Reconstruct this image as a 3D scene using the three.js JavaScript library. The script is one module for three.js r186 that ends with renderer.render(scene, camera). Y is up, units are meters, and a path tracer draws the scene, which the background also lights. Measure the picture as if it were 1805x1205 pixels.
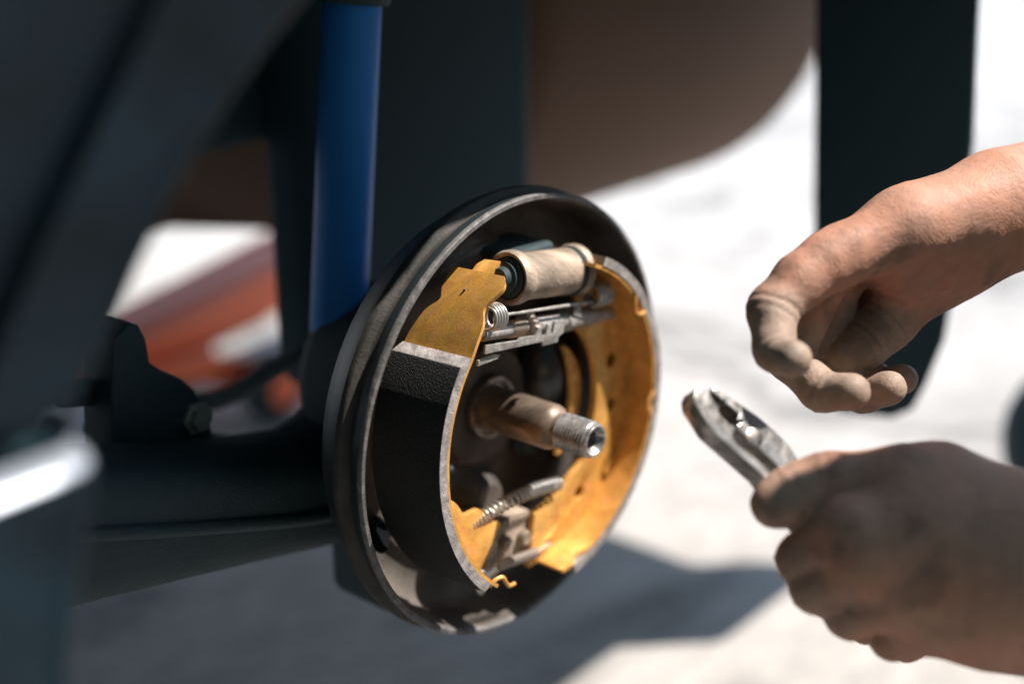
import * as THREE from 'three';
import { RoundedBoxGeometry } from 'three/addons/geometries/RoundedBoxGeometry.js';
import { mergeGeometries, toCreasedNormals } from 'three/addons/utils/BufferGeometryUtils.js';
import { ImprovedNoise } from 'three/addons/math/ImprovedNoise.js';

// ------------------------------------------------------------------ camera, sky, sun, exposure
const scene = new THREE.Scene();
const HUB = 0.35;                                   // height of the hub above the ground
const PITCH = THREE.MathUtils.degToRad(20), TURN = THREE.MathUtils.degToRad(-40.4);
const RT = new THREE.Vector3(1, 0, 0), UP = new THREE.Vector3(0, Math.cos(PITCH), -Math.sin(PITCH)), BK = new THREE.Vector3(0, Math.sin(PITCH), Math.cos(PITCH));
const CAM = new THREE.Vector3(0, HUB, 0).addScaledVector(RT, -0.0064).addScaledVector(UP, 0.0384).addScaledVector(BK, 0.7193);
const camera = new THREE.PerspectiveCamera(27.03, 1024 / 683, 0.02, 400);
camera.filmGauge = 36;
camera.position.copy(CAM);
camera.lookAt(CAM.clone().sub(BK));
camera.focus = 0.655;
camera.userData.fStop = 2.4;

const renderer = new THREE.WebGLRenderer({ antialias: true });
renderer.toneMapping = THREE.LinearToneMapping;
renderer.toneMappingExposure = 2.12;
renderer.shadowMap.enabled = true;

{ // clear blue sky, paler towards the horizon
  const W = 128, Hh = 64, d = new Float32Array(W * Hh * 4);
  for (let j = 0; j < Hh; j++) for (let i = 0; i < W; i++) {
    const el = ((j + 0.5) / Hh - 0.5) * Math.PI, t = Math.pow(Math.max(0, Math.sin(el)), 0.55), k = (j * W + i) * 4;
    d[k] = 0.66 * (1 - t) + 0.17 * t; d[k + 1] = 0.76 * (1 - t) + 0.32 * t; d[k + 2] = 0.86 * (1 - t) + 0.52 * t; d[k + 3] = 1;
  }
  const tx = new THREE.DataTexture(d, W, Hh, THREE.RGBAFormat, THREE.FloatType);
  tx.mapping = THREE.EquirectangularReflectionMapping; tx.magFilter = THREE.LinearFilter; tx.needsUpdate = true;
  scene.background = tx; scene.environment = tx;
  scene.backgroundIntensity = 1.25; scene.environmentIntensity = 1.25;
}
// directions of the car: A = outwards along the axle, L = towards the rear of the car
const AX = new THREE.Vector3(Math.cos(TURN), 0, -Math.sin(TURN)), LG = new THREE.Vector3(AX.z, 0, -AX.x);
const SUN = new THREE.Vector3().addScaledVector(AX, 0.44).addScaledVector(LG, 0.45).add(new THREE.Vector3(0, 1, 0)).normalize();
const sun = new THREE.DirectionalLight(new THREE.Color(1, 0.95, 0.88), 4.2);
sun.position.copy(SUN).multiplyScalar(6); sun.castShadow = true;
sun.shadow.mapSize.set(2048, 2048);
Object.assign(sun.shadow.camera, { left: -3, right: 3, top: 3, bottom: -3, near: 0.1, far: 14 });
scene.add(sun); scene.add(sun.target);

// ------------------------------------------------------------------ helpers
const V = (x, y, z) => new THREE.Vector3(x, y, z);
const H = (a, y, l) => V(a, y, -l);                                     // hub frame: outwards, up, rearwards
const W = (x, u, d) => CAM.clone().addScaledVector(RT, x).addScaledVector(UP, u).addScaledVector(BK, -d);
const P = (u, v, d) => W((u - 902.5) / 2507 * d, -(v - 602.5) / 2507 * d, d);   // direction of a photo pixel at a distance
const G = (u, v, y = 0) => { const r = P(u, v, 1).sub(CAM); return CAM.clone().addScaledVector(r, (y - CAM.y) / r.y); };
const toHub = (p) => p.clone().sub(V(0, HUB, 0)).applyAxisAngle(V(0, 1, 0), -TURN);
let seed = 7; const rnd = () => (seed = (seed * 16807) % 2147483647) / 2147483647;
const nz = new ImprovedNoise(), N3 = (x, y, z) => nz.noise(x, y, z);
const fbm = (x, y, z, o = 4) => { let s = 0, a = 0.5; for (let i = 0; i < o; i++) { s += a * N3(x, y, z); x *= 2.03; y *= 2.03; z *= 2.03; a *= 0.5; } return s; };
const smooth = (a, b, x) => { const t = Math.min(1, Math.max(0, (x - a) / (b - a))); return t * t * (3 - 2 * t); };
const taken = {};
const numbered = (n) => { taken[n] = (taken[n] ?? -1) + 1; return taken[n] ? n + '_' + String(taken[n]).padStart(3, '0') : n; };

function uvBox(g) {
  if (g.userData.metres) return g;                                                     // uv in metres by the dominant axis of each face
  if (g.index) g = g.toNonIndexed();
  const p = g.attributes.position, n = p.count, uv = new Float32Array(n * 2), a = V(0, 0, 0), b = V(0, 0, 0), c = V(0, 0, 0);
  for (let i = 0; i < n; i += 3) {
    a.fromBufferAttribute(p, i); b.fromBufferAttribute(p, i + 1); c.fromBufferAttribute(p, i + 2);
    const f = b.clone().sub(a).cross(c.clone().sub(a)), ax = Math.abs(f.x), ay = Math.abs(f.y), az = Math.abs(f.z);
    [a, b, c].forEach((q, k) => {
      const s = ax >= ay && ax >= az ? [q.z, q.y] : ay >= az ? [q.x, q.z] : [q.x, q.y];
      uv[(i + k) * 2] = s[0]; uv[(i + k) * 2 + 1] = s[1];
    });
  }
  g.setAttribute('uv', new THREE.BufferAttribute(uv, 2));
  return g;
}
const crease = (g, deg = 35) => toCreasedNormals(g.scale(1e4, 1e4, 1e4), THREE.MathUtils.degToRad(deg)).scale(1e-4, 1e-4, 1e-4);   // it welds points within a hundredth of a unit
function mesh(name, geo, mat, parent, keepUv) {
  if (Array.isArray(geo)) geo = mergeGeometries(geo.map((g) => { g = uvBox(g); for (const k of Object.keys(g.attributes)) if (!['position', 'normal', 'uv'].includes(k)) g.deleteAttribute(k); return g; })), geo.userData.metres = true;
  const m = new THREE.Mesh(keepUv ? geo : uvBox(geo), mat);
  m.castShadow = m.receiveShadow = true;
  m.name = parent ? name : numbered(name);
  (parent || scene).add(m);
  return m;
}
function thing(name, label, category, inHub = true) {
  const g = new THREE.Group(); g.name = numbered(name); g.userData = { label, category }; scene.add(g);
  if (inHub) { g.position.set(0, HUB, 0); g.rotation.y = TURN; }
  return g;
}
const partGroup = (name, parent) => { const g = new THREE.Group(); g.name = name; parent.add(g); return g; };
function structure(m) { m.userData = { kind: 'structure' }; return m; }
const shape = (pts, holes = []) => {
  const s = new THREE.Shape(pts.map((p) => new THREE.Vector2(p[0], p[1])));
  for (const h of holes) s.holes.push(new THREE.Path(h.map((p) => new THREE.Vector2(p[0], p[1]))));
  return s;
};
const ring = (cx, cy, r, n = 24) => Array.from({ length: n }, (_, i) => [cx + r * Math.cos(i / n * 2 * Math.PI), cy + r * Math.sin(i / n * 2 * Math.PI)]);
// outline in the (L, y) plane, made solid along A from a0 to a1
function plateLY(pts, a0, a1, bevel = 0.0004, holes = []) {
  const g = new THREE.ExtrudeGeometry(shape(pts, holes), { depth: a1 - a0 - 2 * bevel, bevelEnabled: bevel > 0, bevelThickness: bevel, bevelSize: bevel, bevelOffset: -bevel, bevelSegments: 2, curveSegments: 12 });
  g.translate(0, 0, a0 + bevel); g.rotateY(Math.PI / 2);
  return crease(g, 30);
}
// outline in the (A, y) plane, made solid along L from l0 to l1
function plateAY(pts, l0, l1, bevel = 0.001) {
  const g = new THREE.ExtrudeGeometry(shape(pts), { depth: l1 - l0 - 2 * bevel, bevelEnabled: bevel > 0, bevelThickness: bevel, bevelSize: bevel, bevelOffset: -bevel, bevelSegments: 2 });
  g.translate(0, 0, -l1 + bevel);
  return crease(g, 30);
}
function turned(prof, n) { // lathe with uv in metres
  const g = new THREE.LatheGeometry(prof.map(([r, a]) => new THREE.Vector2(r, a)), n), uv = g.attributes.uv, R = Math.max(...prof.map((p) => p[0])), arc = [0];
  for (let i = 1; i < prof.length; i++) arc.push(arc[i - 1] + Math.hypot(prof[i][0] - prof[i - 1][0], prof[i][1] - prof[i - 1][1]));
  for (let i = 0; i < uv.count; i++) uv.setXY(i, uv.getX(i) * 2 * Math.PI * R, arc[i % prof.length]);
  const c = crease(g, 40); c.userData.metres = true; return c;
}
const latheA = (prof, n = 64) => turned(prof, n).rotateZ(-Math.PI / 2);
function along(g, p, q) {                                               // a geometry built along +y from 0, laid from p towards q
  const d = q.clone().sub(p), m = new THREE.Matrix4().makeRotationFromQuaternion(new THREE.Quaternion().setFromUnitVectors(V(0, 1, 0), d.normalize()));
  return g.applyMatrix4(m).translate(p.x, p.y, p.z);
}
const latheTo = (prof, p, q, n = 40) => along(turned(prof, n), p, q);
const rod = (p, q, r, r2 = r, n = 20) => { const l = p.distanceTo(q), b = Math.min(r, r2) * 0.15; return latheTo([[0, 0], [r - b, 0], [r, b], [r2, l - b], [r2 - b, l], [0, l]], p, q, n); };
const tube = (pts, r, n = 40, k = 10) => new THREE.TubeGeometry(new THREE.CatmullRomCurve3(pts), n, r, k);
function coil(axis, R, wire, turns, per = 14, k = 6, hooks = [0, 0]) {  // helix round a curve; hooks let the ends run on along the axis
  const c = new THREE.CatmullRomCurve3(axis), f = c.computeFrenetFrames(60), pts = [];
  const side = (t) => { const i = Math.min(60, Math.round(t * 60)); return [f.normals[i], f.binormals[i]]; };
  const n = Math.round(turns * per);
  if (hooks[0]) pts.push(c.getPoint(0).addScaledVector(c.getTangent(0), -hooks[0]));
  for (let i = 0; i <= n; i++) { const t = i / n, a = t * turns * 2 * Math.PI, [u, v] = side(t), s = Math.min(1, Math.min(i, n - i) / (per * 0.6) + 0.35); pts.push(c.getPoint(t).addScaledVector(u, Math.cos(a) * R * s).addScaledVector(v, Math.sin(a) * R * s)); }
  if (hooks[1]) pts.push(c.getPoint(1).addScaledVector(c.getTangent(1), hooks[1]));
  return new THREE.TubeGeometry(new THREE.CatmullRomCurve3(pts), pts.length * 2, wire, k);
}
// closed band bent round the hub axis: r(phi), from a0(phi) to a1(phi), thick metres inwards
function band(phis, r, a0, a1, thick, nA = 8) {
  const pos = [], idx = [], n = phis.length, vtx = (ph, rr, a) => { pos.push(a, rr * Math.sin(ph), -rr * Math.cos(ph)); };
  const per = 2 * (nA + 1);
  for (const d of phis) {
    const ph = d * Math.PI / 180;
    for (let k = 0; k <= nA; k++) vtx(ph, r(d), a0(d) + (a1(d) - a0(d)) * k / nA);
    for (let k = nA; k >= 0; k--) vtx(ph, r(d) - (thick.call ? thick(d) : thick), a0(d) + (a1(d) - a0(d)) * k / nA);
  }
  for (let i = 0; i + 1 < n; i++) for (let k = 0; k < per; k++) { const k2 = (k + 1) % per, A = i * per + k, B = i * per + k2, C = A + per, D = B + per; idx.push(A, C, B, B, C, D); }
  for (const i of [0, n - 1]) for (let k = 0; k < nA; k++) { const o = i * per, A = o + k, B = o + k + 1, C = o + per - 1 - k, D = o + per - 2 - k; i ? idx.push(A, C, B, B, C, D) : idx.push(A, B, C, B, D, C); }
  const g = new THREE.BufferGeometry(); g.setAttribute('position', new THREE.Float32BufferAttribute(pos, 3)); g.setIndex(idx); g.computeVertexNormals();
  return crease(g, 40);
}
const steps = (a, b, n) => Array.from({ length: n + 1 }, (_, i) => a + (b - a) * i / n);

// ------------------------------------------------------------------ procedural textures
function tex(size, metres, fn, srgb = true) {                           // fn(x, y) in 0..1, tiling; gives [r, g, b] 0..1
  const d = new Uint8Array(size * size * 4);
  for (let j = 0; j < size; j++) for (let i = 0; i < size; i++) { const c = fn(i / size, j / size), k = (j * size + i) * 4; for (let q = 0; q < 3; q++) d[k + q] = Math.max(0, Math.min(255, c[q] * 255)); d[k + 3] = 255; }
  const t = new THREE.DataTexture(d, size, size); t.wrapS = t.wrapT = THREE.RepeatWrapping; t.magFilter = THREE.LinearFilter; t.minFilter = THREE.LinearMipmapLinearFilter; t.generateMipmaps = true;
  if (srgb) t.colorSpace = THREE.SRGBColorSpace;
  t.repeat.set(1 / metres, 1 / metres); t.needsUpdate = true;
  return t;
}
const tile = (x, y, f, o, s = 0) => { // noise on a torus, so that it tiles
  const a = x * 2 * Math.PI, b = y * 2 * Math.PI, q = f / (2 * Math.PI); return fbm(Math.cos(a) * q + s, Math.sin(a) * q + Math.cos(b) * q, Math.sin(b) * q + s * 1.7, o);
};
const grey = (v) => [v, v, v];
const T = {
  concrete: tex(1024, 1.7, (x, y) => { const v = 0.88 + 0.2 * tile(x, y, 6, 5) + 0.16 * tile(x, y, 70, 3, 9) - 0.22 * smooth(0.2, 0.4, tile(x, y, 5, 4, 21)) - 0.25 * Math.pow(1 - Math.min(1, 14 * Math.abs(tile(x, y, 4, 4, 33))), 2); return [v, v * 0.985, v * 0.975]; }),
  concreteBump: tex(512, 0.5, (x, y) => grey(0.5 + 0.5 * tile(x, y, 50, 4, 3)), false),
  gold: tex(512, 0.06, (x, y) => { const v = 0.86 + 0.22 * tile(x, y, 8, 4, 1) + 0.16 * tile(x, y, 90, 2, 5), w = tile(x, y, 130, 2, 2); return w > 0.27 ? [0.98, 0.92, 0.78] : [v, v * (0.97 + 0.1 * tile(x, y, 12, 3, 7)), v * (0.9 + 0.3 * tile(x, y, 16, 3, 4))]; }),
  goldBump: tex(256, 0.02, (x, y) => grey(0.5 + 0.6 * tile(x, y, 40, 3, 3)), false),
  lining: tex(512, 0.05, (x, y) => { const w = tile(x, y, 120, 2, 4), s = tile(x, y, 45, 3, 8); return w > 0.3 ? [0.85, 0.8, 0.76] : grey(0.5 + 0.35 * s); }),
  liningBump: tex(512, 0.05, (x, y) => grey(0.5 + 0.6 * tile(x, y, 60, 4, 6) + 0.3 * tile(x, y * 0.999, 140, 2, 2)), false),
  dust: tex(512, 0.16, (x, y) => { const v = 0.72 + 0.5 * tile(x, y, 7, 5, 2) + 0.16 * tile(x, y, 80, 2, 6); return [v * 1.02, v * 0.97, v * 0.92]; }),
  dustBump: tex(256, 0.05, (x, y) => grey(0.5 + 0.5 * tile(x, y, 36, 4, 1)), false),
  scuff: tex(512, 0.05, (x, y) => { const v = 0.7 + 0.4 * tile(x, y, 10, 4, 3) + 0.25 * tile(x, y, 70, 3, 1); return [v, v * 0.985, v * 0.98]; }),
  rough: tex(256, 0.05, (x, y) => grey(0.62 + 0.5 * tile(x, y, 12, 4, 5)), false),
  plastic: tex(256, 0.06, (x, y) => grey(0.5 + 0.5 * tile(x, y, 20, 4, 8)), false),
  panelDirt: tex(512, 0.35, (x, y) => { const v = 0.75 + 0.5 * tile(x, y, 9, 4, 4); return [v, v, v * 1.02]; }),
  skinBump: tex(1024, 0.05, (x, y) => grey(0.5 + 0.3 * tile(x, y, 40, 3, 2) - 0.5 * Math.pow(1 - Math.min(1, 3 * Math.abs(tile(x, y, 22, 3, 5))), 3)), false),
};
const L = (r, g, b) => new THREE.Color().setRGB(r, g, b);
const std = (o) => new THREE.MeshStandardMaterial(o), phy = (o) => new THREE.MeshPhysicalMaterial(o);
const M = {
  ground: std({ color: L(0.48, 0.457, 0.438), map: T.concrete, bumpMap: T.concreteBump, bumpScale: 0.003, roughness: 0.95 }),
  gold: std({ color: L(0.95, 0.51, 0.15), map: T.gold, bumpMap: T.goldBump, bumpScale: 0.00012, metalness: 0.2, roughness: 0.4, roughnessMap: T.rough }),
  lining: std({ color: L(0.075, 0.073, 0.07), map: T.lining, bumpMap: T.liningBump, bumpScale: 0.0006, roughness: 0.85 }),
  liningCut: std({ color: L(0.6, 0.55, 0.53), map: T.scuff, bumpMap: T.liningBump, bumpScale: 0.0003, roughness: 0.95 }),
  plate: std({ color: L(0.17, 0.158, 0.15), map: T.dust, bumpMap: T.dustBump, bumpScale: 0.0003, roughness: 0.6, metalness: 0.1 }),
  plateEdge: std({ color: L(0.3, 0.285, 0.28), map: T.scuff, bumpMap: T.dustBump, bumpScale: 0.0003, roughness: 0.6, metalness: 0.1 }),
  shoulder: std({ color: L(0.085, 0.08, 0.077), map: T.dust, bumpMap: T.dustBump, bumpScale: 0.0003, roughness: 0.75 }),
  blockerSheet: std({ color: L(0.13, 0.2, 0.17), roughness: 0.6 }),  // sheet of the added sky blocker
  blackPaint: std({ color: L(0.02, 0.03, 0.034), roughness: 0.5, bumpMap: T.dustBump, bumpScale: 0.0002 }),
  castIron: std({ color: L(0.025, 0.042, 0.048), roughness: 0.75, bumpMap: T.dustBump, bumpScale: 0.0008 }),
  cylinder: std({ color: L(0.62, 0.53, 0.45), map: T.dust, bumpMap: T.dustBump, bumpScale: 0.0004, roughness: 0.6, metalness: 0.25 }),
  steel: std({ color: L(0.62, 0.56, 0.5), map: T.scuff, roughnessMap: T.rough, roughness: 0.5, metalness: 0.85 }),
  brightSteel: std({ color: L(0.8, 0.77, 0.74), map: T.scuff, roughnessMap: T.rough, roughness: 0.5, metalness: 0.6 }),
  pliers: std({ color: L(0.72, 0.69, 0.66), map: T.scuff, roughnessMap: T.rough, roughness: 0.45, metalness: 0.7 }),
  greased: std({ color: L(0.42, 0.34, 0.28), map: T.dust, roughness: 0.45, metalness: 0.35 }),
  zinc: std({ color: L(0.8, 0.77, 0.72), map: T.scuff, roughness: 0.45, metalness: 0.3 }),
  spring: std({ color: L(0.5, 0.48, 0.46), roughness: 0.34, metalness: 0.7 }),
  springDull: std({ color: L(0.46, 0.39, 0.34), roughness: 0.55, metalness: 0.4 }),
  rubber: std({ color: L(0.016, 0.032, 0.038), roughness: 0.7 }),
  glossBlack: std({ color: L(0.018, 0.02, 0.022), roughness: 0.28 }),
  matteBlack: phy({ color: L(0.006, 0.007, 0.008), roughness: 1, specularIntensity: 0.1 }),
  flap: std({ color: L(0.017, 0.05, 0.063), roughness: 0.75, bumpMap: T.plastic, bumpScale: 0.001 }),
  shock: phy({ color: L(0.03, 0.2, 0.56), roughness: 0.5, specularIntensity: 0.5 }),
  body: phy({ color: L(0.0075, 0.021, 0.031), map: T.panelDirt, roughness: 0.45, specularIntensity: 0.5, bumpMap: T.plastic, bumpScale: 0.0006 }),
  ledgeHighlight: std({ color: L(0.3, 0.32, 0.36), roughness: 0.4, metalness: 0.4 }),  // pale colour that paints the sun highlight on the sill ledge
  liner: std({ color: L(0.018, 0.045, 0.055), roughness: 0.9 }),
  underbody: std({ color: L(0.125, 0.066, 0.037), roughness: 0.85 }),
  jackRed: std({ color: L(0.85, 0.14, 0.04), roughness: 0.45 }),
  trousers: std({ color: L(0.025, 0.045, 0.055), roughness: 0.95 }),
  shirt: std({ color: L(0.06, 0.065, 0.075), roughness: 0.95 }),
  hair: std({ color: L(0.02, 0.014, 0.01), roughness: 0.7 }),
  skin: phy({ color: 0xffffff, vertexColors: true, roughness: 0.56, bumpMap: T.skinBump, bumpScale: 0.00022, specularIntensity: 0.5 }),
};

// ------------------------------------------------------------------ ground
{
  const g = new THREE.PlaneGeometry(240, 240); g.rotateX(-Math.PI / 2);
  structure(mesh('ground', g, M.ground));
}

// ------------------------------------------------------------------ added, unseen sky blocker behind the camera, deepens shade: corrugated wall, flat roof
{
  const t = thing('sky_blocker', 'unseen sky blocker added behind the camera, green corrugated wall with flat roof', 'sky_blocker', false);
  t.position.set(0, 0, 1.6);
  const prof = []; for (let i = 0; i <= 220; i++) { const x = i % 4, u = -6 + i * 0.05625; prof.push([u, x === 1 || x === 2 ? 0 : 0.03]); }
  const sheet = new THREE.ExtrudeGeometry(shape([...prof, [6.375, 0.2], [-6, 0.2]]), { depth: 2.89, bevelEnabled: false }); sheet.rotateX(-Math.PI / 2); sheet.scale(1, 1, -1);
  const ix = sheet.index ? sheet : sheet.clone(); ix.computeVertexNormals();
  mesh('wall', crease(ix, 20), M.blockerSheet, t);  // added wall, keeps sky light off surfaces facing the camera
  mesh('added_canopy', new RoundedBoxGeometry(8.6, 0.14, 1.4, 2, 0.02).translate(-1.7, 2.972, -0.45), M.blockerSheet, t);
  for (const x of [-5.8, 2.5]) mesh('added_canopy_post', new RoundedBoxGeometry(0.1, 2.898, 0.1, 2, 0.01).translate(x, 1.45, -1.05), M.blockerSheet, t);
}

// ------------------------------------------------------------------ the car round the wheel opening
const car = thing('car', 'dark blue car body with open wheel arch, black mud flap and brown underside', 'car');
{
  const arch = (y) => { const R = 0.327 - 0.006 * smooth(0.12, 0.15, y); return -Math.sqrt(Math.max(0.0001, R * R - y * y)); };
  // side of the body ahead of the wheel: rows follow the (y, A) section, columns run forward from edge(y)
  function panel(rows, near, far, cols, thick = 0.012) {
    const pos = [], idx = [], w = cols + 1, add = (off) => { for (const [y, a] of rows) for (let k = 0; k <= cols; k++) { const t = Math.pow(k / cols, 1.6), l0 = near(y), l1 = far(y), l = l0 + (l1 - l0) * t; const rnd_ = 0.004 * Math.exp(-Math.abs(l - l0) / 0.003); pos.push(a - rnd_ - off, y, -l); } };
    add(0); add(thick);
    const n = rows.length, S = n * w;
    for (let i = 0; i + 1 < n; i++) for (let k = 0; k < cols; k++) { const A = i * w + k, B = A + 1, C = A + w, D = C + 1; idx.push(A, C, B, B, C, D); idx.push(S + A, S + B, S + C, S + B, S + D, S + C); }
    const rim = []; for (let k = 0; k < w; k++) rim.push(k); for (let i = 1; i < n; i++) rim.push(i * w + cols); for (let k = cols - 1; k >= 0; k--) rim.push((n - 1) * w + k); for (let i = n - 2; i > 0; i--) rim.push(i * w);
    rim.forEach((A, i) => { const B = rim[(i + 1) % rim.length]; idx.push(A, B, S + A, B, S + B, S + A); });
    const g = new THREE.BufferGeometry(); g.setAttribute('position', new THREE.Float32BufferAttribute(pos, 3)); g.setIndex(idx); g.computeVertexNormals();
    return crease(g, 40);
  }
  const tuck = (y) => 0.086 + 0.03 * smooth(0.12, 0.34, y);
  const seam = (y) => -0.278 + 0.568 * (y - 0.2375);
  const upRows = steps(0.125, 0.34, 18).map((y) => [y, tuck(y)]);
  mesh('quarter_panel', panel(upRows, arch, (y) => Math.min(arch(y) - 0.004, seam(y) + 0.003), 12), M.body, car);
  mesh('door_panel', panel(steps(0.125, 0.62, 26).map((y) => [y, tuck(Math.min(y, 0.34))]), (y) => Math.min(arch(Math.min(y, 0.32)) - 0.01, seam(Math.min(y, 0.36)) - 0.003), () => -1.1, 24), M.body, car);
  mesh('seam_gasket', panel(upRows.map(([y, a]) => [y, a - 0.013]), (y) => seam(y) + 0.012, (y) => seam(y) - 0.012, 3, 0.006), M.rubber, car);
  // sill with a rounded ledge below the doors
  const sillRows = [[-0.1, 0.094], [-0.05, 0.1], [0, 0.103], [0.06, 0.105], [0.1, 0.106], [0.11, 0.106], [0.1135, 0.105], [0.1155, 0.102], [0.1165, 0.096], [0.117, 0.088], [0.118, 0.084]];
  mesh('sill', panel(sillRows, (y) => arch(y) - 0.002, () => -1.1, 24, 0.03), M.body, car);
  mesh('sill_highlight', panel([[0.1145, 0.1056], [0.1165, 0.104], [0.1178, 0.101], [0.1184, 0.0975], [0.1185, 0.0955]], (y) => arch(y) - 0.004, () => -1.1, 24, 0.002), M.ledgeHighlight, car);  // highlight along the ledge, painted as a pale strip
  // upper body, closed so that no sun comes through
  const opening = (d) => 0.326 + 0.012 * smooth(70, 76, d) - 0.026 * smooth(81, 85.5, d) + 0.02 * smooth(104, 118, d);   // unseen arch top, its curve shaped to steer sun onto the brake
  const rim = Array.from({ length: 61 }, (_, i) => { const t = Math.PI * (1 - i / 60), q = opening(t * 180 / Math.PI); return [q * Math.cos(t), Math.max(0.0, q * Math.sin(t))]; });
  const sidePts = [[-0.255, 0.33], [-0.255, 0.62], [0.7, 0.62], [0.73, 0.4], [0.72, 0.215], [0.245, 0.215]];
  const cut = rim.filter(([l, y]) => y > 0.215 && l < 0.245 && l > -0.24).reverse();
  mesh('rear_quarter', plateLY([...sidePts, ...cut], 0.076, 0.088, 0.002), M.body, car);
  mesh('arch_lip', band(steps(40, 142, 40), (d) => opening(d) + 0.004, () => 0.07, () => 0.087, 0.005, 4), M.body, car);
  mesh('bumper', new RoundedBoxGeometry(1.56, 0.2, 0.1, 4, 0.03).translate(-0.68, 0.305, -0.68), M.body, car);
  mesh('bumper_side', new RoundedBoxGeometry(0.05, 0.3, 0.16, 4, 0.02).translate(0.056, 0.2, -0.63), M.body, car);
  mesh('wheelhouse_liner', [band(steps(38, 196, 60), (d) => opening(d) + 0.014, () => -0.23, () => 0.084, 0.01, 4)], M.liner, car);
  mesh('cabin', new THREE.BoxGeometry(1.68, 0.7, 1.62).translate(-0.76, 0.715, 0.12), M.liner, car);
  mesh('floor', [new RoundedBoxGeometry(1.2, 0.3, 1.5, 2, 0.03).translate(-0.84, 0.245, 0.42), new RoundedBoxGeometry(1.3, 0.2, 0.6, 2, 0.03).translate(-0.86, 0.29, -0.45)], M.liner, car);
  mesh('inner_fender', new RoundedBoxGeometry(0.05, 0.45, 0.215, 4, 0.02).translate(-0.225, 0.165, -0.148), M.liner, car);
  const tub = [[-0.82, 0.4], [-0.82, -0.05], ...steps(90, 0, 18).map((d) => [-0.4 + 0.205 * Math.cos(d * Math.PI / 180), 0.17 - 0.22 * Math.sin(d * Math.PI / 180)]), [-0.195, 0.4]], tb = 0.085;
  const tubG = new THREE.ExtrudeGeometry(shape(tub), { depth: 0.54 - 2 * tb, bevelEnabled: true, bevelThickness: tb, bevelSize: tb, bevelOffset: -tb, bevelSegments: 10 });
  mesh('spare_wheel_well', crease(tubG.translate(0, 0, -0.735 + tb), 40), M.underbody, car);
  const m0 = toHub(P(180, 296, 1.32)), m1 = toHub(P(720, 300, 1.2));
  const mf = new THREE.CapsuleGeometry(0.052, 0.3, 8, 28); mf.scale(1, 1, 1);
  mesh('muffler', latheTo([[0, 0], [0.03, 0.002], [0.05, 0.02], [0.054, 0.04], [0.054, m0.distanceTo(m1) - 0.04], [0.05, m0.distanceTo(m1) - 0.02], [0.03, m0.distanceTo(m1)], [0, m0.distanceTo(m1)]], m0, m1), M.underbody, car);
  mesh('mud_flap', plateAY([[-0.043, 0.3], [-0.043, 0.18], [-0.036, 0.08], [-0.031, 0.01], [-0.026, -0.07], [-0.02, -0.1], [0.0, -0.108], [0.038, -0.103], [0.052, -0.093], [0.06, -0.072], [0.069, -0.039], [0.0735, 0.03], [0.074, 0.095], [0.0675, 0.181], [0.066, 0.3]], 0.348, 0.353, 0.0015), M.flap, car);
}

// ------------------------------------------------------------------ suspension
{
  const t = thing('shock_absorber', 'blue shock absorber tube standing upright behind the drum brake', 'shock absorber');
  const a = H(-0.112, -0.03, -0.0285), b = H(-0.112, 0.21, -0.0015), d = b.clone().sub(a).normalize();
  const at = (s) => a.clone().addScaledVector(d, s);
  mesh('tube', latheTo([[0, 0], [0.0125, 0.0], [0.0148, 0.004], [0.0152, 0.03], [0.0152, 0.2], [0.0152, 0.246], [0.012, 0.25], [0, 0.25]], a, b, 48), M.shock, t);
  mesh('dust_cover', latheTo([[0, 0], [0.0185, 0], [0.0195, 0.002], [0.0195, 0.25], [0, 0.25]], at(0.2285), at(0.5), 48), M.castIron, t);
  mesh('mounting_eye', [rod(H(-0.13, -0.035, -0.03), H(-0.094, -0.035, -0.03), 0.02), rod(H(-0.14, -0.035, -0.03), H(-0.085, -0.035, -0.03), 0.009)], M.castIron, t);
}
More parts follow.
